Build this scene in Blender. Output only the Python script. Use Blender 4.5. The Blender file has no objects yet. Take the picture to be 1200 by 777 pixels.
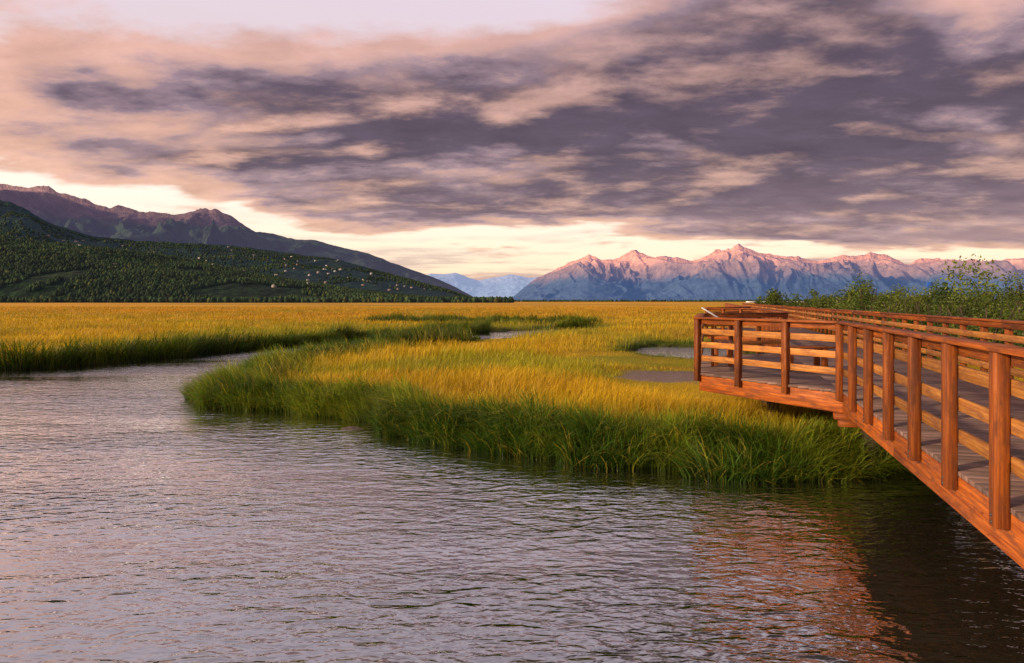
import bpy, math, random
import numpy as np
from mathutils import Vector
random.seed(3); R=np.random.default_rng(7)
S=bpy.context.scene
S.view_settings.view_transform='Standard'; S.view_settings.look='None'; S.view_settings.exposure=0
H=2.7
# ---------------------------------------------------------------- helpers
def vnoise(x,y,seed=0):
    x=np.asarray(x,float); y=np.asarray(y,float)
    xi=np.floor(x).astype(np.int64); yi=np.floor(y).astype(np.int64)
    fx=x-xi; fy=y-yi; fx=fx*fx*(3-2*fx); fy=fy*fy*(3-2*fy)
    def h(a,b):
        n=(a*374761393+b*668265263+seed*974634777)&0xffffffff
        n=((n^(n>>13))*1274126177)&0xffffffff
        n=n^(n>>16)
        return n/4294967295.0
    a=h(xi,yi);b=h(xi+1,yi);c=h(xi,yi+1);d=h(xi+1,yi+1)
    return (a*(1-fx)+b*fx)*(1-fy)+(c*(1-fx)+d*fx)*fy
def fbm(x,y,seed=0,o=5,rough=.5,ridged=False):
    s=0;a=1;t=0
    for i in range(o):
        n=vnoise(x,y,seed+i*17)
        if ridged: n=1-abs(2*n-1)
        s=s+a*n;t+=a;a*=rough;x=x*2.03+3.1;y=y*2.03+1.7
    return s/t
def sstep(a,b,x):
    t=np.clip((x-a)/(b-a),0,1); return t*t*(3-2*t)
def link(o,parent=None):
    S.collection.objects.link(o)
    if parent: o.parent=parent
    return o
def mk_mesh(name,V,F,col=None,uv=None,mat=None,smooth=False,parent=None):
    me=bpy.data.meshes.new(name)
    V=np.asarray(V,np.float32); F=np.asarray(F,np.int32); k=F.shape[1]
    me.vertices.add(len(V)); me.vertices.foreach_set('co',V.ravel())
    me.loops.add(F.size); me.loops.foreach_set('vertex_index',F.ravel())
    me.polygons.add(len(F)); me.polygons.foreach_set('loop_start',np.arange(0,F.size,k,dtype=np.int32))
    me.update(calc_edges=True)
    if smooth: me.polygons.foreach_set('use_smooth',np.ones(len(F),bool))
    if col is not None:
        c=np.ones((len(V),4),np.float32); c[:,:3]=col
        at=me.color_attributes.new('Col','FLOAT_COLOR','POINT'); at.data.foreach_set('color',c.ravel())
    if uv is not None:
        l=me.uv_layers.new(name='UVMap'); l.data.foreach_set('uv',np.asarray(uv,np.float32).ravel())
    me.validate()
    o=bpy.data.objects.new(name,me)
    if mat: me.materials.append(mat)
    return link(o,parent)
def grid_faces(nr,nc):
    i=np.arange(nr*nc).reshape(nr,nc)
    return np.stack([i[:-1,:-1],i[:-1,1:],i[1:,1:],i[1:,:-1]],-1).reshape(-1,4)
class NT:
    def __init__(s,tree): s.t=tree; s.n=tree.nodes; s.l=tree.links
    def node(s,typ,**kw):
        n=s.n.new(typ)
        for k,v in kw.items():
            setattr(n,k,v)
        return n
    def put(s,sock,v):
        if isinstance(v,bpy.types.NodeSocket): s.l.new(v,sock)
        elif v is not None:
            if isinstance(v,(tuple,list)) and len(v)==3 and sock.type=='RGBA': v=(*v,1)
            sock.default_value=v
    def math(s,op,a,b=None,c=None,clamp=False):
        n=s.node('ShaderNodeMath',operation=op,use_clamp=clamp)
        s.put(n.inputs[0],a)
        if b is not None: s.put(n.inputs[1],b)
        if c is not None: s.put(n.inputs[2],c)
        return n.outputs[0]
    def vmath(s,op,a,b=None):
        n=s.node('ShaderNodeVectorMath',operation=op); s.put(n.inputs[0],a)
        if b is not None: s.put(n.inputs[1],b)
        return n.outputs[0]
    def noise(s,vec,scale,detail=4,rough=.5,dist=0,out=0):
        n=s.node('ShaderNodeTexNoise'); s.put(n.inputs['Vector'],vec)
        n.inputs['Scale'].default_value=scale;n.inputs['Detail'].default_value=detail
        n.inputs['Roughness'].default_value=rough;n.inputs['Distortion'].default_value=dist
        return n.outputs[out]
    def ramp(s,fac,pts,interp='LINEAR'):
        n=s.node('ShaderNodeValToRGB'); r=n.color_ramp; r.interpolation=interp
        while len(r.elements)<len(pts): r.elements.new(.5)
        for e,(p,c) in zip(r.elements,pts):
            e.position=p
            if not isinstance(c,(tuple,list)): c=(c,c,c)
            e.color=(*c[:3],1)
        s.put(n.inputs[0],fac); return n.outputs[0]
    def mix(s,f,a,b,blend='MIX'):
        n=s.node('ShaderNodeMix',data_type='RGBA',blend_type=blend)
        s.put(n.inputs[0],f); s.put(n.inputs[6],a); s.put(n.inputs[7],b); return n.outputs[2]
    def mr(s,v,a,b,c=0,d=1,interp='SMOOTHSTEP'):
        n=s.node('ShaderNodeMapRange',interpolation_type=interp)
        for i,x in enumerate([v,a,b,c,d]): s.put(n.inputs[i],x)
        return n.outputs[0]
    def mapping(s,vec,scale=(1,1,1),loc=(0,0,0),rot=(0,0,0)):
        n=s.node('ShaderNodeMapping'); s.put(n.inputs[0],vec)
        n.inputs['Scale'].default_value=scale;n.inputs['Location'].default_value=loc;n.inputs['Rotation'].default_value=rot
        return n.outputs[0]
    def bump(s,h,strength=.3,dist=.1,normal=None):
        n=s.node('ShaderNodeBump'); n.inputs['Strength'].default_value=strength;n.inputs['Distance'].default_value=dist
        s.put(n.inputs['Height'],h)
        if normal: s.put(n.inputs['Normal'],normal)
        return n.outputs[0]
def new_mat(name):
    m=bpy.data.materials.new(name); m.use_nodes=True
    t=NT(m.node_tree); p=m.node_tree.nodes['Principled BSDF']
    return m,t,p

# ---------------------------------------------------------------- sky
SUN_DIR=Vector((-0.86,-0.42,0.29)).normalized()
sun_el=math.asin(SUN_DIR.z); sun_rot=math.atan2(SUN_DIR.x,SUN_DIR.y)
W=bpy.data.worlds.new("World"); S.world=W; W.use_nodes=True
t=NT(W.node_tree); W.node_tree.nodes.clear()
sky=t.node('ShaderNodeTexSky',sky_type='NISHITA'); sky.sun_disc=False
sky.sun_elevation=sun_el; sky.sun_rotation=sun_rot; sky.dust_density=4
tc=t.node('ShaderNodeTexCoord').outputs['Generated']
sx=t.node('ShaderNodeSeparateXYZ'); t.put(sx.inputs[0],tc)
x,y,z=sx.outputs
hyp=t.math('SQRT',t.math('ADD',t.math('MULTIPLY',x,x),t.math('MULTIPLY',y,y)))
e=t.math('DIVIDE',z,t.math('MAXIMUM',hyp,.001))
a=t.math('ARCTAN2',x,y)
zz=t.math('ADD',t.math('MAXIMUM',z,0),.15)
cx=t.node('ShaderNodeCombineXYZ'); t.put(cx.inputs[0],t.math('DIVIDE',x,zz)); t.put(cx.inputs[1],t.math('DIVIDE',y,zz))
P=cx.outputs[0]
Pm=t.mapping(P,scale=(.85,1.25,1),loc=(3.7,1.3,0),rot=(0,0,.10))
nA=t.noise(Pm,1.35,10,.58,.15)
P2=t.vmath('ADD',Pm,(-.12,-.18,0))
nB=t.noise(P2,1.35,9,.56,.15)
nL=t.noise(t.mapping(Pm,loc=(9,4,2)),1.7,8,.58,.1)
nF=t.noise(t.mapping(Pm,loc=(2,7,5)),4.0,8,.64,.25)
pos=t.mr(a,-1,1,0,1,'LINEAR')
low=t.ramp(pos,[(.10,.20),(.18,.18),(.27,.165),(.36,.125),(.50,.10),(.62,.10),(.82,.075),(.95,.06)])
up=t.ramp(pos,[(.10,.24),(.18,.245),(.27,.30),(.36,.35),(.50,.40),(.62,.46),(.72,.48),(.80,.35),(.95,.31)])
wob=t.math('MULTIPLY',t.math('SUBTRACT',t.noise(Pm,.9,5,.55),.5),.15)
ew=t.math('ADD',e,wob)
m1=t.mr(t.math('SUBTRACT',ew,low),-.03,.03)
m2=t.mr(t.math('SUBTRACT',up,ew),-.08,.08)
bank=t.math('MULTIPLY',m1,m2)
over=t.math('MULTIPLY',t.mr(e,.5,.75),t.mr(a,.0,.55))  # unseen overhead cloud at right, added to darken the water reflections
bank=t.math('MAXIMUM',bank,over)
bias=t.math('MULTIPLY_ADD',bank,.45,-.13)
dens=t.math('ADD',nA,bias)
cov=t.mr(dens,.42,.58)
th_in=t.math('ADD',dens,t.math('MULTIPLY',t.math('SUBTRACT',nL,.5),.60))
th_in=t.math('ADD',th_in,t.math('MULTIPLY',t.math('SUBTRACT',nF,.5),.36))
th_in=t.math('ADD',th_in,t.mr(a,-.55,.25,-.09,.04))
thick=t.mr(th_in,.50,.93)
lit=t.mr(t.math('ADD',t.math('SUBTRACT',nA,nB),t.math('MULTIPLY',t.math('SUBTRACT',nF,.5),.24)),-.02,.20)
base=t.ramp(e,[(0,(1.0,.64,.37)),(.05,(1.1,.86,.60)),(.14,(1.08,.88,.73)),(.22,(.96,.78,.68)),(.34,(.74,.57,.59)),(.5,(.76,.62,.69)),(1,(.68,.57,.66))])
warm=t.ramp(e,[(0,(.87,.54,.37)),(.12,(.87,.53,.40)),(.25,(.82,.48,.38)),(.45,(.72,.44,.42)),(1,(.3,.23,.26))])
dark=t.ramp(e,[(0,(.38,.25,.26)),(.12,(.23,.165,.20)),(.20,(.130,.100,.137)),(.32,(.125,.094,.135)),(.5,(.16,.12,.155)),(1,(.045,.036,.045))])
midc=t.ramp(e,[(0,(.58,.38,.34)),(.12,(.46,.32,.34)),(.25,(.35,.245,.29)),(.45,(.37,.265,.32)),(1,(.12,.09,.10))])
cc=t.mix(t.mr(thick,0,.42,0,1,'LINEAR'),warm,midc)
cc=t.mix(t.mr(thick,.3,.85),cc,dark)
litw=t.mr(a,-.4,.3,.85,.62)
cc=t.mix(t.math('MULTIPLY',lit,litw),cc,warm)
cc=t.mix(1,cc,t.ramp(nF,[(.3,.82),(.7,1.2)]),'MULTIPLY')
fin=t.mix(cov,base,cc)
st=t.noise(t.mapping(tc,scale=(2.2,2.2,26)),1.6,6,.6)
stm=t.math('MULTIPLY',t.mr(st,.46,.62),t.mr(e,.14,.04,0,1))
stm=t.math('MULTIPLY',stm,t.mr(e,.0,.03,.1,.8))
fin=t.mix(stm,fin,(.54,.35,.34))
b1=t.node('ShaderNodeBackground'); t.put(b1.inputs[0],t.mix(cov,sky.outputs[0],(0,0,0))); b1.inputs[1].default_value=.05
b2=t.node('ShaderNodeBackground'); t.put(b2.inputs[0],fin); b2.inputs[1].default_value=1.0
ad=t.node('ShaderNodeAddShader'); t.put(ad.inputs[0],b1.outputs[0]); t.put(ad.inputs[1],b2.outputs[0])
wo=t.node('ShaderNodeOutputWorld'); t.put(wo.inputs[0],ad.outputs[0])
# ---------------------------------------------------------------- sun
sl=bpy.data.lights.new('sun','SUN'); sl.energy=5.0; sl.angle=math.radians(3); sl.color=(1,.74,.47)
so=link(bpy.data.objects.new('sun',sl)); so.rotation_euler=SUN_DIR.to_track_quat('Z','Y').to_euler()
# ---------------------------------------------------------------- camera
cam=bpy.data.cameras.new('camera'); co=link(bpy.data.objects.new('camera',cam))
cam.lens=24; cam.sensor_width=36; cam.shift_y=-35.5/1200; cam.clip_end=80000; cam.clip_start=.05
co.location=(0,0,H); co.rotation_euler=(math.pi/2,0,0); S.camera=co

# ---------------------------------------------------------------- shore
river=np.array([(400,9),(60,11),(30,12),(12,12),(8,11.6),(6.1,10.85),(5.3,10.6),(3.95,10.5),(2.7,10.8),(1.4,11.25),(0,11.87),(-1.3,12.9),(-2.5,13.7),(-3.0,14.7),(-4.5,16.1),(-6.2,16.6),(-7.6,17.3),(-8.4,19),(-8.6,20.8),(-9.1,23.5),(-9.3,27),(-8.5,31),(-6.8,36),(-4,41),(-1.6,44.5),(0.2,47),(1.2,50),(3,55),(8,64),(6,67),(-1,60),(-4.5,55),(-8,50),(-11,44.5),(-13.5,38.5),(-15.8,33.3),(-17.5,29.3),(-19.2,26),(-24,23.8),(-45,20.5),(-110,16),(-400,10),(-400,-200),(400,-200)],float)
pond=np.array([(6.0,33),(8,30.3),(11,30.5),(15,34),(13,39.5),(9,40.5),(6.6,37)],float)
chan=np.array([(-16,80),(-6,76),(5,72),(9,75),(4,82),(-7,86),(-16,84)],float)
def sdf_one(px,py,poly):
    d2=np.full(px.shape,1e18); ins=np.zeros(px.shape,bool); n=len(poly)
    for i in range(n):
        ax,ay=poly[i]; bx,by=poly[(i+1)%n]
        ex,ey=bx-ax,by-ay; wx,wy=px-ax,py-ay
        tt=np.clip((wx*ex+wy*ey)/(ex*ex+ey*ey),0,1)
        d2=np.minimum(d2,(wx-ex*tt)**2+(wy-ey*tt)**2)
        c=((ay>py)!=(by>py))
        with np.errstate(divide='ignore',invalid='ignore'):
            xi=ex*(py-ay)/(by-ay if by!=ay else 1e-9)+ax
        ins^=c&(px<xi)
    d=np.sqrt(d2); return np.where(ins,-d,d)
def sdf(px,py):
    jx=px+(vnoise(px*.9,py*.9,5)-.5)*.9; jy=py+(vnoise(px*.9,py*.9,6)-.5)*.9
    jx=jx+(vnoise(px*2.6,py*2.6,7)-.5)*.3; jy=jy+(vnoise(px*2.6,py*2.6,8)-.5)*.3
    jx=jx+(vnoise(px*.25,py*.25,15)-.5)*1.4*sstep(20,30,py)
    jy=jy+(vnoise(px*.25,py*.25,16)-.5)*2.5*sstep(20,30,py)
    d=sdf_one(jx,jy,river)
    d=np.minimum(d,sdf_one(jx,jy,pond)); d=np.minimum(d,sdf_one(jx,jy,chan))
    return d
def bare(px,py):
    m=sstep(1.25,.85,np.hypot((px-5.0)/1.5,(py-21.5)/1.7)+(vnoise(px*1.5,py*1.5,9)-.5)*.5)
    m2=sstep(1.4,.9,np.hypot((px+3.25)/.8,(py-14.8)/.45))
    return np.maximum(m,m2)
def gz(px,py,sd=None):
    if sd is None: sd=sdf(px,py)
    zz=-.7+.92*sstep(-.75,.55,sd)+.12*sstep(.5,3,sd)
    zz=zz+np.where(sd>0,(fbm(px*.5,py*.5,3,3)-.5)*.12*sstep(0,1,sd),0)
    mud=np.exp(-(((px+3.4)/.55)**2+((py-14.45)/.22)**2))
    return np.where(sd<.3,np.maximum(zz,-.25+.31*mud),zz)
def axis(dense_lo,dense_hi,step,lo,hi):
    c=np.arange(dense_lo,dense_hi+1e-6,step); g=[];v=dense_hi;s=step
    while v<hi: s*=1.16; v+=s; g.append(v)
    g2=[];v=dense_lo;s=step
    while v>lo: s*=1.16; v-=s; g2.append(v)
    return np.array(g2[::-1]+list(c)+g)
X=axis(-22,22,.18,-30000,30000); Y=axis(8,50,.18,-3000,30000)
GX,GY=np.meshgrid(X,Y); sd=sdf(GX,GY); GZ=gz(GX,GY,sd)
def grass_tint(px,py,sd):
    n1=fbm(px*.06,py*.12,21,4); n2=fbm(px*.5,py*.8,22,3); n3=fbm(px*.16,py*.35,23,4)
    gold=np.array([.76,.475,.014]); orange=np.array([.76,.34,.016]); yg=np.array([.44,.39,.016]); green=np.array([.12,.195,.016])
    f=sstep(.42,.68,n1+(n2-.5)*.5)[...,None]
    far=sstep(40,150,py)[...,None]
    c=gold*(1-f)+yg*f
    o=sstep(.5,.68,n3)[...,None]*.5*(1-far); c=c*(1-o)+np.array([.58,.29,.025])*o
    c=c*(1-far*.8*(1-f*.6))+orange*far*.8*(1-f*.6)
    g=(sstep(2.4,.4,sd+(n2-.5)*3)*.95)[...,None]
    nearg=sstep(5,1.5,sd)[...,None]*.35
    c=c*(1-nearg)+yg*nearg
    return c*(1-g)+green*g
col=grass_tint(GX,GY,sd)*.45  # ground colour darkened to paint the shade at the grass base
mudc=np.array([.17,.12,.10]); mm=bare(GX,GY)[...,None]
col=col*(1-mm)+mudc*mm
mm=sstep(.45,.1,sd)[...,None]*(1-mm*.8); col=col*(1-mm)+np.array([.035,.027,.018])*mm
m,t,p=new_mat('marsh_ground')
at=t.node('ShaderNodeAttribute',attribute_name='Col')
geo=t.node('ShaderNodeNewGeometry').outputs['Position']
n1=t.noise(t.mapping(geo,scale=(.02,.09,.05)),1,6,.6); n2=t.noise(geo,7,5,.6)
n0=t.noise(t.mapping(geo,scale=(.002,.012,.01)),1,4,.6)
c=t.mix(.75,at.outputs['Color'],t.ramp(n1,[(.3,.5),(.7,1.5)]),'MULTIPLY')
sep=t.node('ShaderNodeSeparateXYZ'); t.put(sep.inputs[0],geo)
far_f=t.mr(sep.outputs[1],150,320)
farc=t.ramp(n0,[(.38,(.20,.18,.03)),(.48,(.62,.31,.025)),(.65,(.72,.35,.025))])
farc=t.mix(.9,farc,t.ramp(n1,[(.35,.45),(.65,1.3)]),'MULTIPLY')
c=t.mix(far_f,c,farc)
c=t.mix(.5,c,t.ramp(n2,[(.3,.6),(.7,1.3)]),'MULTIPLY')
t.put(p.inputs['Base Color'],c); p.inputs['Roughness'].default_value=.9; p.inputs['Specular IOR Level'].default_value=.1
t.put(p.inputs['Normal'],t.bump(n2,.5,.05))
mk_mesh('marsh_ground',np.stack([GX,GY,GZ],-1).reshape(-1,3),grid_faces(*GX.shape),col=col.reshape(-1,3),mat=m,smooth=True)

# ---------------------------------------------------------------- water
m,t,p=new_mat('water')
geo=t.node('ShaderNodeNewGeometry').outputs['Position']
w1=t.noise(t.mapping(geo,scale=(.9,2.1,1),rot=(0,0,.28)),2.6,2,.5,.6)
w2=t.noise(t.mapping(geo,scale=(1.0,2.0,1),rot=(0,0,-.35)),6.5,2,.5,.4)
w3=t.noise(t.mapping(geo,scale=(.35,1,1)),.30,3,.5)
amp=t.mr(w3,.32,.68,.30,1.2)
hh=t.math('MULTIPLY',t.math('ADD',w1,t.math('MULTIPLY',w2,.38)),amp)
nb_=t.bump(hh,1.0,.044)
fr=t.node('ShaderNodeFresnel'); fr.inputs[0].default_value=1.33; t.put(fr.inputs[1],nb_)
ff=t.math('MULTIPLY_ADD',fr.outputs[0],2.3,.26,clamp=True)
p.inputs['Base Color'].default_value=(.026,.024,.014,1); p.inputs['Roughness'].default_value=.4; p.inputs['Specular IOR Level'].default_value=0
gl=t.node('ShaderNodeBsdfGlossy'); gl.inputs['Roughness'].default_value=.05; gl.inputs['Color'].default_value=(.97,.98,1,1); t.put(gl.inputs['Normal'],nb_)
ms=t.node('ShaderNodeMixShader'); t.put(ms.inputs[0],ff); t.put(ms.inputs[1],p.outputs[0]); t.put(ms.inputs[2],gl.outputs[0])
t.put(t.n['Material Output'].inputs[0],ms.outputs[0])
mk_mesh('water',[(-400,-200,0),(400,-200,0),(400,150,0),(-400,150,0)],[(0,1,2,3)],mat=m)

# ---------------------------------------------------------------- grass
def blades(base,h,w,az,bend,cb,ct,seg):
    n=len(base); T=np.linspace(0,1,seg+1)
    dirx,diry=np.cos(az),np.sin(az)
    ang=R.uniform(0,2*np.pi,n); wx,wy=np.cos(ang),np.sin(ang)
    V=np.zeros((n,seg+1,2,3),np.float32); C=np.zeros((n,seg+1,2,3),np.float32)
    for i,tt in enumerate(T):
        off=h*bend*tt**2.2; up=h*(tt-bend*.42*tt**3)
        ww=w*(1-tt**1.8)*.5+.0004
        cx_=base[:,0]+dirx*off; cy=base[:,1]+diry*off; cz=base[:,2]+up
        for s_,k in ((-1,0),(1,1)):
            V[:,i,k,0]=cx_+s_*wx*ww; V[:,i,k,1]=cy+s_*wy*ww; V[:,i,k,2]=cz
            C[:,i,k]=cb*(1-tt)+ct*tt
    idx=np.arange(n*(seg+1)*2).reshape(n,seg+1,2)
    F=np.stack([idx[:,:-1,0],idx[:,:-1,1],idx[:,1:,1],idx[:,1:,0]],-1).reshape(-1,4)
    return V.reshape(-1,3),F,C.reshape(-1,3)
m,t,p=new_mat('grass_blade')
at=t.node('ShaderNodeAttribute',attribute_name='Col')
t.put(p.inputs['Base Color'],at.outputs['Color']); p.inputs['Roughness'].default_value=.45; p.inputs['Specular IOR Level'].default_value=.2
tr=t.node('ShaderNodeBsdfTranslucent'); t.put(tr.inputs[0],t.mix(1,at.outputs['Color'],(1.2,1.15,.7),'MULTIPLY'))
ms=t.node('ShaderNodeMixShader'); ms.inputs[0].default_value=.38; t.put(ms.inputs[1],p.outputs[0]); t.put(ms.inputs[2],tr.outputs[0])
t.put(t.n['Material Output'].inputs[0],ms.outputs[0]); grassmat=m
O=np.array([1.93,0.0]); D=np.array([.2826,.9592]); D/=np.linalg.norm(D); N=np.array([-D[1],D[0]])
def sn(px,py):
    qx,qy=px-O[0],py-O[1]; return qx*D[0]+qy*D[1], qx*N[0]+qy*N[1]
def nmax_at(s_):
    def bump(s0):
        return np.clip(np.minimum(s_-s0,(s0+8.1)-s_),0,2.1)
    return np.maximum(bump(10.6),bump(29.0))
def under(px,py):
    s_,n_=sn(px,py); return (s_>-6)&(s_<112)&(n_>-2.7)&(n_<nmax_at(s_)+.15)
n=430000
py=11*np.exp(R.uniform(0,1,n)*math.log(300/11)); px=R.uniform(-1.15,1.2,n)*py
sd_=sdf(px,py); keep=(sd_>.35)&(R.uniform(0,1,n)>bare(px,py))
px,py,sd_=px[keep],py[keep],sd_[keep]; n=len(px)
cl=fbm(px*1.1,py*1.1,41,3); tus=sstep(.55,.75,vnoise(px*.45,py*.5,43))
h=(.24+.32*cl+.18*sstep(2.2,.4,sd_)+.22*tus)*R.uniform(.6,1.2,n)
lowz=np.maximum.reduce([sstep(1.9,1.0,np.hypot((px-5)/1.6,(py-19.5)/3.5)),sstep(1.5,.9,np.hypot((px-8.5)/5.5,(py-28)/5.5)),sstep(1.5,.9,np.hypot((px+1.8)/1.7,(py-43)/5))])
h*=1-.78*lowz
un=under(px,py); h=np.where(un,np.minimum(h,.6),h)
w=.0052*(py/10)**.85*R.uniform(.7,1.4,n)*1.25
ct=grass_tint(px,py,sd_)*(R.uniform(.6,1.3,n)*(.50+1.05*fbm(px*.35,py*.6,51,4)))[:,None]
tf=(tus*.30*(fbm(px*.1,py*.1,55,2)>.5))[:,None]; ct=ct*(1-tf)+np.array([.26,.26,.03])*tf
br=R.uniform(0,1,n)<.10; ct[br]=ct[br]*.5+np.array([.50,.30,.08])*.5
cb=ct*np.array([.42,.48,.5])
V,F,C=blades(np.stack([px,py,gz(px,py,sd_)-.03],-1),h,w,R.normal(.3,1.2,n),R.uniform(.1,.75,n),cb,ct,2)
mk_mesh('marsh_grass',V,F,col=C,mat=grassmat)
def bankset(x0,x1,y0,y1,ncand,width,wbl):
    px=R.uniform(x0,x1,ncand);py=R.uniform(y0,y1,ncand)
    sd_=sdf(px,py); k=(sd_>-.16)&(sd_<width)&(R.uniform(0,1,ncand)>np.clip((sd_-.5)/width,0,.75))
    cl=fbm(px*1.6,py*1.6,61,3); k&=(cl>.22)|(sd_<.35)
    k&=~(bare(px,py)>.5)
    return px[k],py[k],sd_[k],cl[k],np.full(k.sum(),wbl)
parts=[bankset(-10.5,16,10,22,480000,1.5,.017),bankset(-13,-3,22,46,90000,1.2,.02),bankset(-60,-2,19,66,520000,2.2,.026),bankset(2,17,28,42,30000,.7,.018),bankset(-20,12,66,90,60000,1.6,.05),bankset(16,70,9,14,60000,1.5,.02),bankset(-400,-60,9,24,60000,2,.05)]
px,py,sd_,cl,wb=[np.concatenate(q) for q in zip(*parts)]; n=len(px)
ex=.25; sx_=(sdf(px+ex,py)-sd_); sy_=(sdf(px,py+ex)-sd_); az=np.arctan2(-sy_,-sx_)+R.normal(0,.75,n)
tuft=fbm(px*2.4,py*2.4,66,2)
h=(.30+.56*cl+.46*tuft)*R.uniform(.55,1.15,n)*(1-.25*sstep(.7,1.5,sd_))
farside=(py>36)|((px<-13)&(py>22)); rush=vnoise(px*.5,py*.3,88)
h*=1+farside*(.22+.5*(rush>.42))
pn=np.hypot((px-9)/8,(py-33.5)/7.5)<1.1; h=np.where(pn,h*.25,h)
pn=(np.hypot((px+1.5)/2.2,(py-44.5)/4.5)<1.); h=np.where(pn,h*.3,h)
un=under(px,py); h=np.where(un,np.minimum(h,.72),h)
tone=fbm(px*.8,py*.8,71,3)
ga=np.array([.080,.16,.014]); gb=np.array([.23,.30,.022]); gc=np.array([.60,.44,.045])
f=sstep(.35,.65,tone)[:,None]; ct=ga*(1-f)+gb*f
f=(R.uniform(0,1,n)<.10+.32*sstep(.5,1.4,sd_))[:,None]*.8; ct=ct*(1-f)+gc*f
dk=farside[:,None]*(.4+.6*(vnoise(px*.4,py*.3,98)>.45))[:,None]; ct=ct*(1-dk)+ct*dk*np.array([.55,.60,.5])
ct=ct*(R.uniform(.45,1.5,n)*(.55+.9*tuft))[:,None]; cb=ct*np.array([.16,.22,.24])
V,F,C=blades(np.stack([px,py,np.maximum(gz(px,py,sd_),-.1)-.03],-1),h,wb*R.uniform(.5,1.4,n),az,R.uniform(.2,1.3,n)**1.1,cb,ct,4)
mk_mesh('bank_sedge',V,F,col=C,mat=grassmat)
print('sedge blades',n)

# ---------------------------------------------------------------- boardwalk
class Buf:
    def __init__(s): s.V=[];s.F=[];s.C=[];s.U=[];s.n=0
    def box(s,c,ax,ay,az,col=None):
        c=np.array(c,float);ax=np.array(ax,float);ay=np.array(ay,float);az=np.array(az,float)
        if np.dot(np.cross(ax,ay),az)<0: ay=-ay
        v=[c+i*ax+j*ay+k*az for i in(-1,1) for j in(-1,1) for k in(-1,1)]
        q=[(0,1,3,2),(4,6,7,5),(0,4,5,1),(2,3,7,6),(0,2,6,4),(1,5,7,3)]
        L,A,B=[np.linalg.norm(k) for k in(ax,ay,az)]
        ou,ov=random.uniform(0,50),random.uniform(0,50)
        loc=[(i*L,j*A,k*B) for i in(-1,1) for j in(-1,1) for k in(-1,1)]
        if col is None: col=random.uniform(.62,1.25)
        s.V+=v; s.C+=[(col,col,col)]*8
        for f in q:
            s.F.append([i+s.n for i in f])
            for i in f: s.U.append((loc[i][0]+ou,loc[i][1]+loc[i][2]+ov))
        s.n+=8
    def beam(s,p,q,w,h,col=None):
        p=np.array(p,float);q=np.array(q,float);d=q-p;L=np.linalg.norm(d);d/=L
        side=np.cross(d,(0,0,1)); side/=np.linalg.norm(side); up=np.cross(side,d)
        s.box((p+q)/2,d*L/2,side*w/2,up*h/2,col)
    def obj(s,name,mat,parent=None,bev=.004):
        o=mk_mesh(name,s.V,s.F,col=s.C,uv=s.U,mat=mat,parent=parent)
        if bev:
            b=o.modifiers.new('bevel','BEVEL'); b.width=bev; b.segments=1; b.limit_method='ANGLE'
        return o
def woodmat(name,c1,c2,c3,rough=.6):
    m,t,p=new_mat(name)
    uv=t.node('ShaderNodeUVMap').outputs[0]; at=t.node('ShaderNodeAttribute',attribute_name='Col')
    g=t.noise(t.mapping(uv,scale=(1.5,45,1)),1,6,.65,.6); g2=t.noise(t.mapping(uv,scale=(1.6,7,1)),1.5,6,.7)
    kn=t.noise(t.mapping(uv,scale=(6,14,1)),1,2,.4)
    c=t.mix(t.mr(g,.32,.66),c1,c2); c=t.mix(t.mr(g2,.44,.66),c,c3)
    c=t.mix(t.mr(kn,.70,.78,0,.85),c,tuple(k*.22 for k in c1))
    c=t.mix(1,c,at.outputs['Color'],'MULTIPLY')
    t.put(p.inputs['Base Color'],c); t.put(p.inputs['Roughness'],t.mr(g2,.3,.7,rough-.12,rough+.2))
    p.inputs['Specular IOR Level'].default_value=.25
    t.put(p.inputs['Normal'],t.bump(t.math('ADD',g,g2),.5,.005)); return m
red=woodmat('stained_wood',(.135,.026,.005),(.34,.090,.011),(.12,.035,.012))
lightw=woodmat('slat_wood',(.25,.080,.014),(.46,.20,.045),(.21,.08,.03))
deckm=woodmat('deck_wood',(.14,.075,.058),(.24,.145,.115),(.11,.078,.07),.75)
pilem=woodmat('pile_wood',(.05,.032,.022),(.08,.05,.035),(.04,.03,.02),.8)
def P3(s_,n_,z_): q=O+D*s_+N*n_; return np.array([q[0],q[1],z_])
DK=1.36; RT=2.407
bw=link(bpy.data.objects.new('boardwalk',None))
posts,caps,slats,fas,deck,piles,bolts=Buf(),Buf(),Buf(),Buf(),Buf(),Buf(),Buf()
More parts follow.
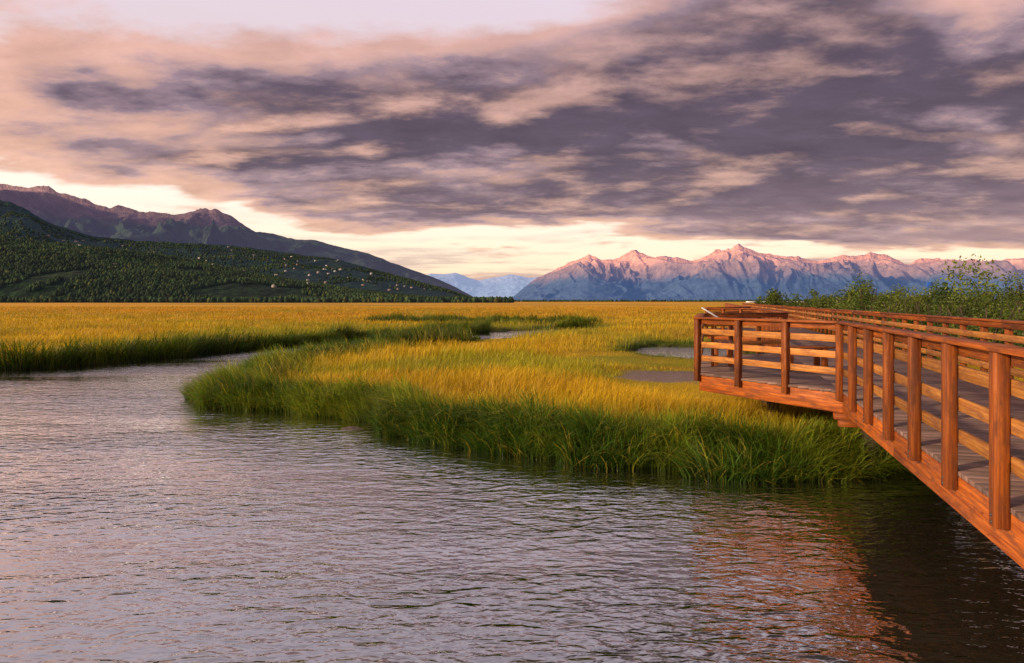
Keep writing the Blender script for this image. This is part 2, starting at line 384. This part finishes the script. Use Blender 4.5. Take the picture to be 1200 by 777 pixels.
def rail_run(a,b,out,spacing,first=True,last=True,slo=.0):
    a=np.array(a,float);b=np.array(b,float);L=np.linalg.norm(b-a);u=(b-a)/L;out=np.array(out,float)
    k=max(1,round(L/spacing)); 
    def w(q,z_): return P3(q[0],q[1],z_)
    uw=(P3(*u,0)-P3(0,0,0)); ow=(P3(*out,0)-P3(0,0,0))
    for i in range(k+1):
        if (i==0 and not first) or (i==k and not last): continue
        q=a+u*L*i/k+out*.047
        posts.box((w(q,0)*[1,1,0]+[0,0,(1.215+2.367)/2]),(0,0,(2.367-1.215)/2),uw*.050,ow*.046,random.uniform(.6,1.05))
        for zz_ in (1.25,1.295):
            bolts.box(w(q+out*.047,zz_),ow*.005,uw*.009,(0,0,.009),.2)
    i=0
    while i<k:
        j=min(k,i+4); p0=a+u*(L*i/k+.002);p1=a+u*(L*j/k-.002)
        e0=.05 if i==0 else 0; e1=.05 if j==k else 0
        caps.beam(w(p0-u*e0+out*.02,RT-.019),w(p1+u*e1+out*.02,RT-.019),.165,.038)
        caps.beam(w(p0-out*.021,RT-.085),w(p1-out*.021,RT-.085),.038,.088)
        for zc in (2.135,1.89,1.64):
            dz=random.uniform(-.006,.006)
            slats.beam(w(p0-out*.021,zc+dz),w(p1-out*.021,zc+dz),.036,.105)
        i=j
    i=0
    while i<k:
        j=min(k,i+4); p0=a+u*(L*i/k+.001);p1=a+u*(L*j/k-.001)
        fas.beam(w(p0-out*.024,(1.03+1.318)/2),w(p1-out*.024,(1.03+1.318)/2),.045,.288,random.uniform(1.0,1.3))
        i=j
WID=2.5
sp=.99
q2=math.sqrt(.5)
def plat(s0):
    rail_run((s0,0),(s0+2.1,2.1),(-q2,q2),sp,first=False)
    rail_run((s0+2.1,2.1),(s0+6.0,2.1),(0,1),sp,first=False)
    rail_run((s0+6.0,2.1),(s0+8.1,0),(q2,q2),sp,first=False)
rail_run((10.6-sp*15,0),(10.6,0),(0,1),sp)
plat(10.6)
rail_run((18.7,0),(29,0),(0,1),1.03)
plat(29)
rail_run((37.1,0),(111,0),(0,1),1.23)
rail_run((10.6-sp*15,-WID),(111,-WID),(0,-1),1.0)
s_=10.6-sp*15
while s_<111:
    nm=float(nmax_at(np.array(s_+.07))); jit=random.uniform(.6,1.25)
    deck.box((P3(s_+.07,(-WID+.0)/2+.0,DK-.019)),(*(N*(WID/2)),0),(*(D*.0675),0),(0,0,.019),jit)
    if nm>.05: deck.box((P3(s_+.07,nm/2+.003,DK-.019)),(*(N*(nm/2)),0),(*(D*.0675),0),(0,0,.019),random.uniform(.6,1.25))
    s_+=.142
for s_ in np.arange(-3.6,110,3.0):
    fas.beam(P3(s_,-WID+.05,1.17),P3(s_,-.05,1.17),.09,.26,.5)
    if 0<s_<11: continue
    piles.beam(P3(s_,-WID+.15,.95),P3(s_,-.15,.95),.18,.17)
    for n_ in(-WID+.45,-.55):
        piles.box(P3(s_,n_,.0),(0,0,.86),(.11,0,0),(0,.11,0))
for n_ in(-.7,-1.25,-1.8):
    fas.beam(P3(-4,n_,1.13),P3(12,n_,1.13),.13,.36,.45)
for s0 in(10.6,29.0):
    for q in((s0+3.4,.7),(s0+5.2,.7)):
        piles.box(P3(q[0],q[1],.0),(0,0,1.0),(.09,0,0),(0,.09,0))
fas.beam(P3(10.62,-.25,.985),P3(10.62,.12,.985),.14,.085,1.0)
fas.beam(P3(10.62,-.25,.885),P3(10.62,.06,.885),.14,.105,.8)
posts.obj('posts',red,bw,.006);caps.obj('cap_rails',red,bw);slats.obj('rail_slats',lightw,bw);fas.obj('rim_joists',red,bw,.005)
deck.obj('deck_planks',deckm,bw,.003);piles.obj('piles',pilem,bw,0)
mb,t,p=new_mat('bolt_steel'); p.inputs['Base Color'].default_value=(.08,.07,.07,1);p.inputs['Metallic'].default_value=.7;p.inputs['Roughness'].default_value=.5
bolts.obj('bolts',mb,bw,0)
def bench(c,ang,L=1.5):
    e_=link(bpy.data.objects.new('wooden_bench',None))
    d=np.array([math.cos(ang),math.sin(ang),0]);s=np.array([-d[1],d[0],0]); c=np.array([*c,DK])
    b=Buf()
    for k in(-.15,-.05,.05,.15): b.box(c+s*k*1.0+[0,0,.44],d*L/2,s*.045,(0,0,.019))
    b.obj('seat',red,e_)
    b=Buf()
    for k in(-1,1):
        for j in(-1,1): b.box(c+d*k*(L/2-.2)+s*j*.14+[0,0,.21],(0,0,.209),d*.045,s*.045)
        b.box(c+d*k*(L/2-.2)+[0,0,.395],s*.085,d*.04,(0,0,.02))
    b.obj('legs',red,e_)
qq=P3(13.9,.15,0); bench((qq[0],qq[1]),.1,1.1)
qq=P3(15.0,1.65,0); bench((qq[0],qq[1]),math.atan2(D[1],D[0]),1.8)
qq=P3(33.0,1.6,0); bench((qq[0],qq[1]),math.atan2(D[1],D[0]),1.8)
ip=link(bpy.data.objects.new('interpretive_sign',None))
mp,t,p=new_mat('panel_grey'); p.inputs['Base Color'].default_value=(.40,.41,.43,1);p.inputs['Roughness'].default_value=.4
b=Buf(); c0=P3(14.2,1.86,2.43); tx=np.array([*D,0]); tn=np.array([*N,0]); sl_=tn*.22+np.array([0,0,.14])
b.box(c0,tx*.30,sl_,np.cross(tx,sl_)/.26*.012,1); b.obj('panel',mp,ip,.002)
b=Buf()
for k in(-.22,.22): b.box(c0+tx*k-[0,0,(2.39-DK)/2+.06],(0,0,(2.39-DK)/2),tx*.03,tn*.03)
b.obj('stand',red,ip,.003)

# ---------------------------------------------------------------- mountains
def crest(prof,s):
    u=np.array([q[0] for q in prof],float);v=np.array([q[1] for q in prof],float)
    return np.interp(s*800+600,u,(353-v)/800)
def build_range(prof,u0,u1,Df,Dc,Db,nc,nr,gull,seed,power=1.0,jag=.05,freq=900.):
    s=np.linspace((u0-600)/800,(u1-600)/800,nc); T=np.concatenate([np.linspace(0,1,nr),np.linspace(1,2,nr//4)[1:]])
    SS,TT=np.meshgrid(s,T)
    Dcs=Dc*(1+.10*(vnoise(SS*4,SS*0,seed)-.5))
    YY=np.where(TT<=1,Df+(Dcs-Df)*TT,Dcs+(Db-Dcs)*(TT-1)); XX=SS*YY
    hc=crest(prof,SS)*Dcs
    hc=hc*(1+jag*(fbm(SS*55,SS*0+.5,seed+3,4,.65)-.5)*2)
    g=np.where(TT<=1,TT**power,1-.9*(TT-1))
    wx=XX+ (fbm(XX/freq,YY/freq,seed+8,3)-.5)*freq*.8
    r=fbm(wx/freq,YY/(freq*1.9),seed+5,6,.54,True)
    r2=fbm(wx/freq*3.1,YY/(freq*3),seed+15,4,.58,True)
    env=np.clip(TT*(1.03-TT)*4,0,1)**.8; env=np.where(TT>1,0,env)
    ZZ=hc*g+ gull*hc*env*((r-.62)*1.5+(r2-.6)*.5)
    lim=hc*YY/Dcs
    ZZ=np.where(TT<1,np.minimum(ZZ,lim*(.90+.08*r)),ZZ)
    ZZ=np.maximum(ZZ,-5)
    return XX,YY,ZZ
left_back=[(-500,170),(-250,190),(-100,207),(0,219),(55,221),(80,230),(110,240),(150,246),(190,249),(215,247),(235,242),(265,250),(300,271),(330,276),(370,281),(420,293),(470,312),(520,330),(550,345),(566,354)]
left_mid=[(-500,200),(-250,218),(0,234),(30,245),(60,262),(110,277),(160,282),(220,284),(270,286),(330,294),(400,304),(460,320),(520,338),(566,354)]
left_low=[(-500,250),(-200,262),(0,277),(80,284),(160,294),(240,307),(330,326),(420,341),(500,350),(566,353)]
right_far=[(440,354),(470,338),(490,328),(505,321),(520,322),(535,320),(560,329),(580,325),(600,322),(625,326),(660,322),(700,330)]
right_main=[(592,354),(605,345),(625,329),(650,318),(675,307),(690,299),(705,306),(720,306),(745,296),(765,300),(790,305),(812,307),(830,300),(850,294),(865,290),(880,295),(895,298),(930,303),(960,308),(980,304),(1000,303),(1020,301),(1040,303),(1060,309),(1100,304),(1150,306),(1180,303),(1200,302),(1300,306),(1500,300),(1900,310)]
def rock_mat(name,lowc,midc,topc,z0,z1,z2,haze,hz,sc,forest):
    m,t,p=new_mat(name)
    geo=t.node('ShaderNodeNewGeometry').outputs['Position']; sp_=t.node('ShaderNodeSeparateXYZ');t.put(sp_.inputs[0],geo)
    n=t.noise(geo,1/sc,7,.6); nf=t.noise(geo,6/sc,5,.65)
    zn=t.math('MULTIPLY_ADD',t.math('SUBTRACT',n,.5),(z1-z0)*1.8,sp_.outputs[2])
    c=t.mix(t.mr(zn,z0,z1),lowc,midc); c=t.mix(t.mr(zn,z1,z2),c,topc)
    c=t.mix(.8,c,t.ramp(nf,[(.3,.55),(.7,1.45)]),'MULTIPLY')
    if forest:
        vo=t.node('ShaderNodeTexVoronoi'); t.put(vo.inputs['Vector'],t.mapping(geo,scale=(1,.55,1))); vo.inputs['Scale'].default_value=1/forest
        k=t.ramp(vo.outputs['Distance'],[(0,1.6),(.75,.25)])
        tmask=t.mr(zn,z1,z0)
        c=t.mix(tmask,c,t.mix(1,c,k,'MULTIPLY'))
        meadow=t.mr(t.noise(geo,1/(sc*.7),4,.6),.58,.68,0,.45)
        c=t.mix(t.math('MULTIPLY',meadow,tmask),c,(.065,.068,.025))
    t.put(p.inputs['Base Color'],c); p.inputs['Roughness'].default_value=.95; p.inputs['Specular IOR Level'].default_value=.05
    t.put(p.inputs['Emission Color'],haze); p.inputs['Emission Strength'].default_value=hz  # constant emission tint paints aerial haze onto the slopes
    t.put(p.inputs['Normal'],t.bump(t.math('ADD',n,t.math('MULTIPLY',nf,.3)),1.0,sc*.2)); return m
def add_range(name,args,mat):
    X_,Y_,Z_=build_range(**args); mk_mesh(name,np.stack([X_,Y_,Z_],-1).reshape(-1,3),grid_faces(*X_.shape),mat=mat,smooth=True); return X_,Y_,Z_
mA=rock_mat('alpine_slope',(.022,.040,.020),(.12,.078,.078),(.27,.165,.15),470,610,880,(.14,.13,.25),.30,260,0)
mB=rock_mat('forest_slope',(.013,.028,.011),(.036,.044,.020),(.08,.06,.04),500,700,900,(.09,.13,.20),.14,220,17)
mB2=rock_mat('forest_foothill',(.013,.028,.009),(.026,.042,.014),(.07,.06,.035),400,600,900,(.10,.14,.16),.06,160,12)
mC=rock_mat('distant_range',(.040,.062,.095),(.20,.125,.10),(.64,.30,.175),280,560,960,(.09,.165,.38),.46,700,0)  # bluish low colour paints haze, bright warm top colour paints sunlit peaks
mD=rock_mat('hazy_range',(.10,.14,.20),(.16,.17,.22),(.24,.20,.22),300,900,1500,(.30,.38,.58),.75,1500,0)  # pale blue base colours carry painted distance haze too
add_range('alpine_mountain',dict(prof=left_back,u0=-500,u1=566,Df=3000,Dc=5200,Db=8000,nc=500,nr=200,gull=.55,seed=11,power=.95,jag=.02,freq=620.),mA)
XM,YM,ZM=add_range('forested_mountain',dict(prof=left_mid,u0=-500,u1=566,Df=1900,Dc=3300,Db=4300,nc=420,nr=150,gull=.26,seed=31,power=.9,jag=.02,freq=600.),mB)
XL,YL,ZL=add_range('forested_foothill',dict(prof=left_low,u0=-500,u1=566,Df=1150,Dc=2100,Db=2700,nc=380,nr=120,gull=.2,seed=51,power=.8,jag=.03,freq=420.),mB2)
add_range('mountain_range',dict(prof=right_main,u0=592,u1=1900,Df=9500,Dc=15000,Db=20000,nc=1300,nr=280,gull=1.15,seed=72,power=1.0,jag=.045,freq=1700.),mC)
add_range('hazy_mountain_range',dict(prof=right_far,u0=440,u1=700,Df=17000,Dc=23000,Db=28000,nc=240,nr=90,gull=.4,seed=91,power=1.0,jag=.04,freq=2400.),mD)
def crowns(name,pts,hs,mat,spread=.40):
    n=len(pts); k=6; rings=[(0,.5),(.3,1.0),(.65,.8),(1.0,.12)]
    V=np.zeros((n,len(rings),k,3),np.float32); C=np.zeros((n,len(rings),k,3),np.float32)
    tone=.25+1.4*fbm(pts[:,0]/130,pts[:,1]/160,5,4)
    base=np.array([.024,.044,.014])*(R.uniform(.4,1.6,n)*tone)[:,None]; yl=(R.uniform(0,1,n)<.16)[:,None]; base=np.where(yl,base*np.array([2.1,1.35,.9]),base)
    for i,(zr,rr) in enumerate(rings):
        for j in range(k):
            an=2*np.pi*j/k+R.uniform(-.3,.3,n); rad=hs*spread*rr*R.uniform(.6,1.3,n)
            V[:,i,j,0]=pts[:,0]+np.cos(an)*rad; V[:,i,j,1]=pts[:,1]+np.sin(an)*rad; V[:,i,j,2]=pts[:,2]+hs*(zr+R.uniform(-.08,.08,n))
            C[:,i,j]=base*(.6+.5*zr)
    idx=np.arange(n*len(rings)*k).reshape(n,len(rings),k); nx=np.roll(idx,-1,2)
    F=np.stack([idx[:,:-1],nx[:,:-1],nx[:,1:],idx[:,1:]],-1).reshape(-1,4)
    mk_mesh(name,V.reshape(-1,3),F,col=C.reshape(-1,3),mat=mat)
mt,t,p=new_mat('tree_foliage'); at=t.node('ShaderNodeAttribute',attribute_name='Col'); t.put(p.inputs['Base Color'],at.outputs['Color']);p.inputs['Roughness'].default_value=.9;p.inputs['Specular IOR Level'].default_value=.1
t.put(p.inputs['Emission Color'],(.10,.13,.16)); p.inputs['Emission Strength'].default_value=.06  # faint bluish glow paints haze onto the trees, as on the slopes
def scatter(X_,Y_,Z_,n,rmax):
    r=R.integers(0,rmax,n); c=R.integers(0,X_.shape[1]-1,n); a,b=R.uniform(0,1,n),R.uniform(0,1,n)
    def L(M): return (M[r,c]*(1-a)+M[r,c+1]*a)*(1-b)+(M[r+1,c]*(1-a)+M[r+1,c+1]*a)*b
    return np.stack([L(X_),L(Y_),L(Z_)],-1)
pt=scatter(XL,YL,ZL,46000,119); pt[:,2]=np.maximum(pt[:,2],0)
pt=pt[fbm(pt[:,0]/110,pt[:,1]/200,8,3)>.34]
pm=scatter(XM,YM,ZM,26000,148); pm=pm[(fbm(pm[:,0]/200,pm[:,1]/300,18,3)>.42)&(pm[:,2]>5)]
nb=5000; sb=R.uniform(-1.3,.0,nb); yb=R.uniform(1000,1250,nb); pb=np.stack([sb*yb,yb,np.zeros(nb)],-1)
sb2=R.uniform(-.05,.9,2500); yb2=R.uniform(2600,3400,2500); pb2=np.stack([sb2*yb2,yb2,np.zeros(2500)],-1)
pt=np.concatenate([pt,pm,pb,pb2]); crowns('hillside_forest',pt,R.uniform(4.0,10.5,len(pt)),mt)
ph=np.concatenate([scatter(XM,YM,ZM,520,148),scatter(XL,YL,ZL,120,118)])
uu=ph[:,0]/ph[:,1]*800+600
kk=(R.uniform(0,1,len(ph))<np.where((uu>230)&(uu<520),.5,.25))&(ph[:,2]>25)
V=[];F=[];C=[];nn=0
for q in ph[kk]:
    w_,l_,h_=R.uniform(2.2,4),R.uniform(3.2,5.5),R.uniform(2.0,3.6); an=R.uniform(0,3.14); ca,sa=math.cos(an),math.sin(an)
    cw=random.choice([(.36,.33,.32),(.22,.19,.17),(.15,.11,.09),(.28,.27,.28)])
    loc=[(-1,-1,-.6),(1,-1,-.6),(1,1,-.6),(-1,1,-.6),(-1,-1,1),(1,-1,1),(1,1,1),(-1,1,1),(-1,0,1.7),(1,0,1.7)]
    for (i,j,k) in loc:
        V.append((q[0]+(i*l_)*ca-(j*w_)*sa,q[1]+(i*l_)*sa+(j*w_)*ca,q[2]+(5 if q[1]<2200 else 3)+k*h_)); C.append(cw if k<=1 else (.12,.1,.1))
    for f in[(0,1,5,4),(1,2,6,5),(2,3,7,6),(3,0,4,7),(4,5,9,8),(6,7,8,9)]:
        F.append(tuple(i+nn for i in f))
    nn+=10
mh,t,p=new_mat('house_paint'); at=t.node('ShaderNodeAttribute',attribute_name='Col'); t.put(p.inputs['Base Color'],at.outputs['Color']);p.inputs['Roughness'].default_value=.7
mk_mesh('hillside_houses',V,F,col=C,mat=mh)

# ---------------------------------------------------------------- shrubs
def leaves(name,centers,radii,per,size,c1,c2,parent=None):
    P_=[];Cc=[];SZ=[]
    for (c,r) in zip(centers,radii):
        n=int(per*r[0]*r[2]); nl=9; fs=max(1,c[1]/45)
        n=int(n/fs**1.3)
        lobes=R.normal(0,.5,(nl,3))*r*[1,1,.7]+c; lobes[:,2]=np.maximum(lobes[:,2],.5)
        k=R.integers(0,nl,n); d=R.normal(0,1,(n,3)); d/=np.linalg.norm(d,axis=1)[:,None]
        q=lobes[k]+d*(r*.40)*R.uniform(.4,1.25,n)[:,None]
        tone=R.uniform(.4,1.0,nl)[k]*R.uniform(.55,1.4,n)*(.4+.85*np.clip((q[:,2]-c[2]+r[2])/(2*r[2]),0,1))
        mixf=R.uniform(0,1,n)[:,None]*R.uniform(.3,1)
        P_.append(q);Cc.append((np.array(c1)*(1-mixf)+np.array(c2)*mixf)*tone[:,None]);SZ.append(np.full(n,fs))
    P_=np.concatenate(P_);Cc=np.concatenate(Cc);SZ=np.concatenate(SZ);n=len(P_)
    a=R.normal(0,1,(n,3));a/=np.linalg.norm(a,axis=1)[:,None];b_=np.cross(a,R.normal(0,1,(n,3)));b_/=np.linalg.norm(b_,axis=1)[:,None]
    sz=(size*SZ*R.uniform(.6,1.4,n))[:,None]
    V=np.stack([P_-a*sz,P_+b_*sz*.45,P_+a*sz,P_-b_*sz*.45],1).reshape(-1,3); F=np.arange(n*4).reshape(n,4)
    print(name,n)
    return mk_mesh(name,V,F,col=np.repeat(Cc,4,0),mat=grassmat,parent=parent)
cs=[];rs=[]
for i in range(330):
    yy=24*math.exp(random.random()*math.log(170/24)); xx=4.43+.295*yy+3.0+yy*.02+random.random()**1.2*yy*.85
    hh_=random.uniform(.85,1.55)+.012*yy*random.random()
    if random.random()<.18 and yy<90: hh_*=1.35
    cs.append(np.array([xx,yy,hh_*.8+.1])); rs.append(np.array([random.uniform(1.0,2.6),random.uniform(1,2),hh_]))
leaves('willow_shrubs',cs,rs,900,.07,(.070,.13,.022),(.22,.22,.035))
b=Buf()
for c,r in zip(cs,rs):
    for j in range(5):
        p0=np.array([c[0]+random.uniform(-.3,.3),c[1]+random.uniform(-.3,.3),.1]); p1=c+np.array([random.uniform(-1,1)*r[0]*.6,random.uniform(-1,1)*r[1]*.6,r[2]*.6]); b.beam(p0,p1,.03,.03)
b.obj('shrub_stems',pilem,None,0)
tp=link(bpy.data.objects.new('young_spruce',None)); tx0=np.array([31.7,50.0,.25]); TH=3.7
V=[];F=[];
for i in range(9):
    rr=.09*(1-i/9)+.01
    for j in range(8): V.append((tx0[0]+rr*math.cos(j*.785),tx0[1]+rr*math.sin(j*.785),tx0[2]+i*TH/8.6))
for i in range(8):
    for j in range(8): F.append((i*8+j,i*8+(j+1)%8,(i+1)*8+(j+1)%8,(i+1)*8+j))
mk_mesh('trunk',V,F,col=np.ones((len(V),3)),mat=pilem,parent=tp)
n=6000; hz_=R.uniform(0.06,1,n)**.8; lay=np.round(hz_*11)/11+R.normal(0,.012,n); an=R.integers(0,9,n)*.698+lay*9+R.normal(0,.14,n); rad=(1-lay*.9)*(1.1+.5*np.sin(an*3+lay*20))*R.uniform(0,1,n)**.6+.03
PP=np.stack([tx0[0]+rad*np.cos(an),tx0[1]+rad*np.sin(an),tx0[2]+lay*TH+rad*.10],-1)
a_=R.normal(0,1,(n,3));a_/=np.linalg.norm(a_,axis=1)[:,None];b_=np.cross(a_,R.normal(0,1,(n,3)));b_/=np.linalg.norm(b_,axis=1)[:,None]
V=np.stack([PP-a_*.09,PP+b_*.03,PP+a_*.09,PP-b_*.03],1).reshape(-1,3)
mk_mesh('needles',V,np.arange(n*4).reshape(n,4),col=np.repeat(np.array([.055,.10,.03])*R.uniform(.5,1.6,n)[:,None],4,0),mat=grassmat,parent=tp)
ms_,t,p=new_mat('sign_blue'); p.inputs['Base Color'].default_value=(.01,.09,.5,1); p.inputs['Roughness'].default_value=.4
mg,t,p=new_mat('galvanised'); p.inputs['Base Color'].default_value=(.5,.5,.5,1); p.inputs['Roughness'].default_value=.45;p.inputs['Metallic'].default_value=.4
rs_=link(bpy.data.objects.new('road_sign',None)); c=np.array([98.,160.,0])
b=Buf(); b.box(c+[0,0,6.4],(.75,0,0),(0,.02,0),(0,0,.75),1); b.obj('sign_panel',ms_,rs_,.01)
b=Buf(); b.box(c+[0,.08,3.4],(0,0,3.4),(.06,0,0),(0,.05,0),1); b.obj('sign_post',mg,rs_,0)
b=Buf()
for i in range(60):
    xx=60+i*4; b.box((xx,175,1.3),(0,0,1.3),(.08,0,0),(0,.08,0),1); 
    b.box((xx+2,174.9,2.5),(2.0,0,0),(0,.04,0),(0,0,.2),1)
b.obj('guardrail',mg,None,0)
print('done')
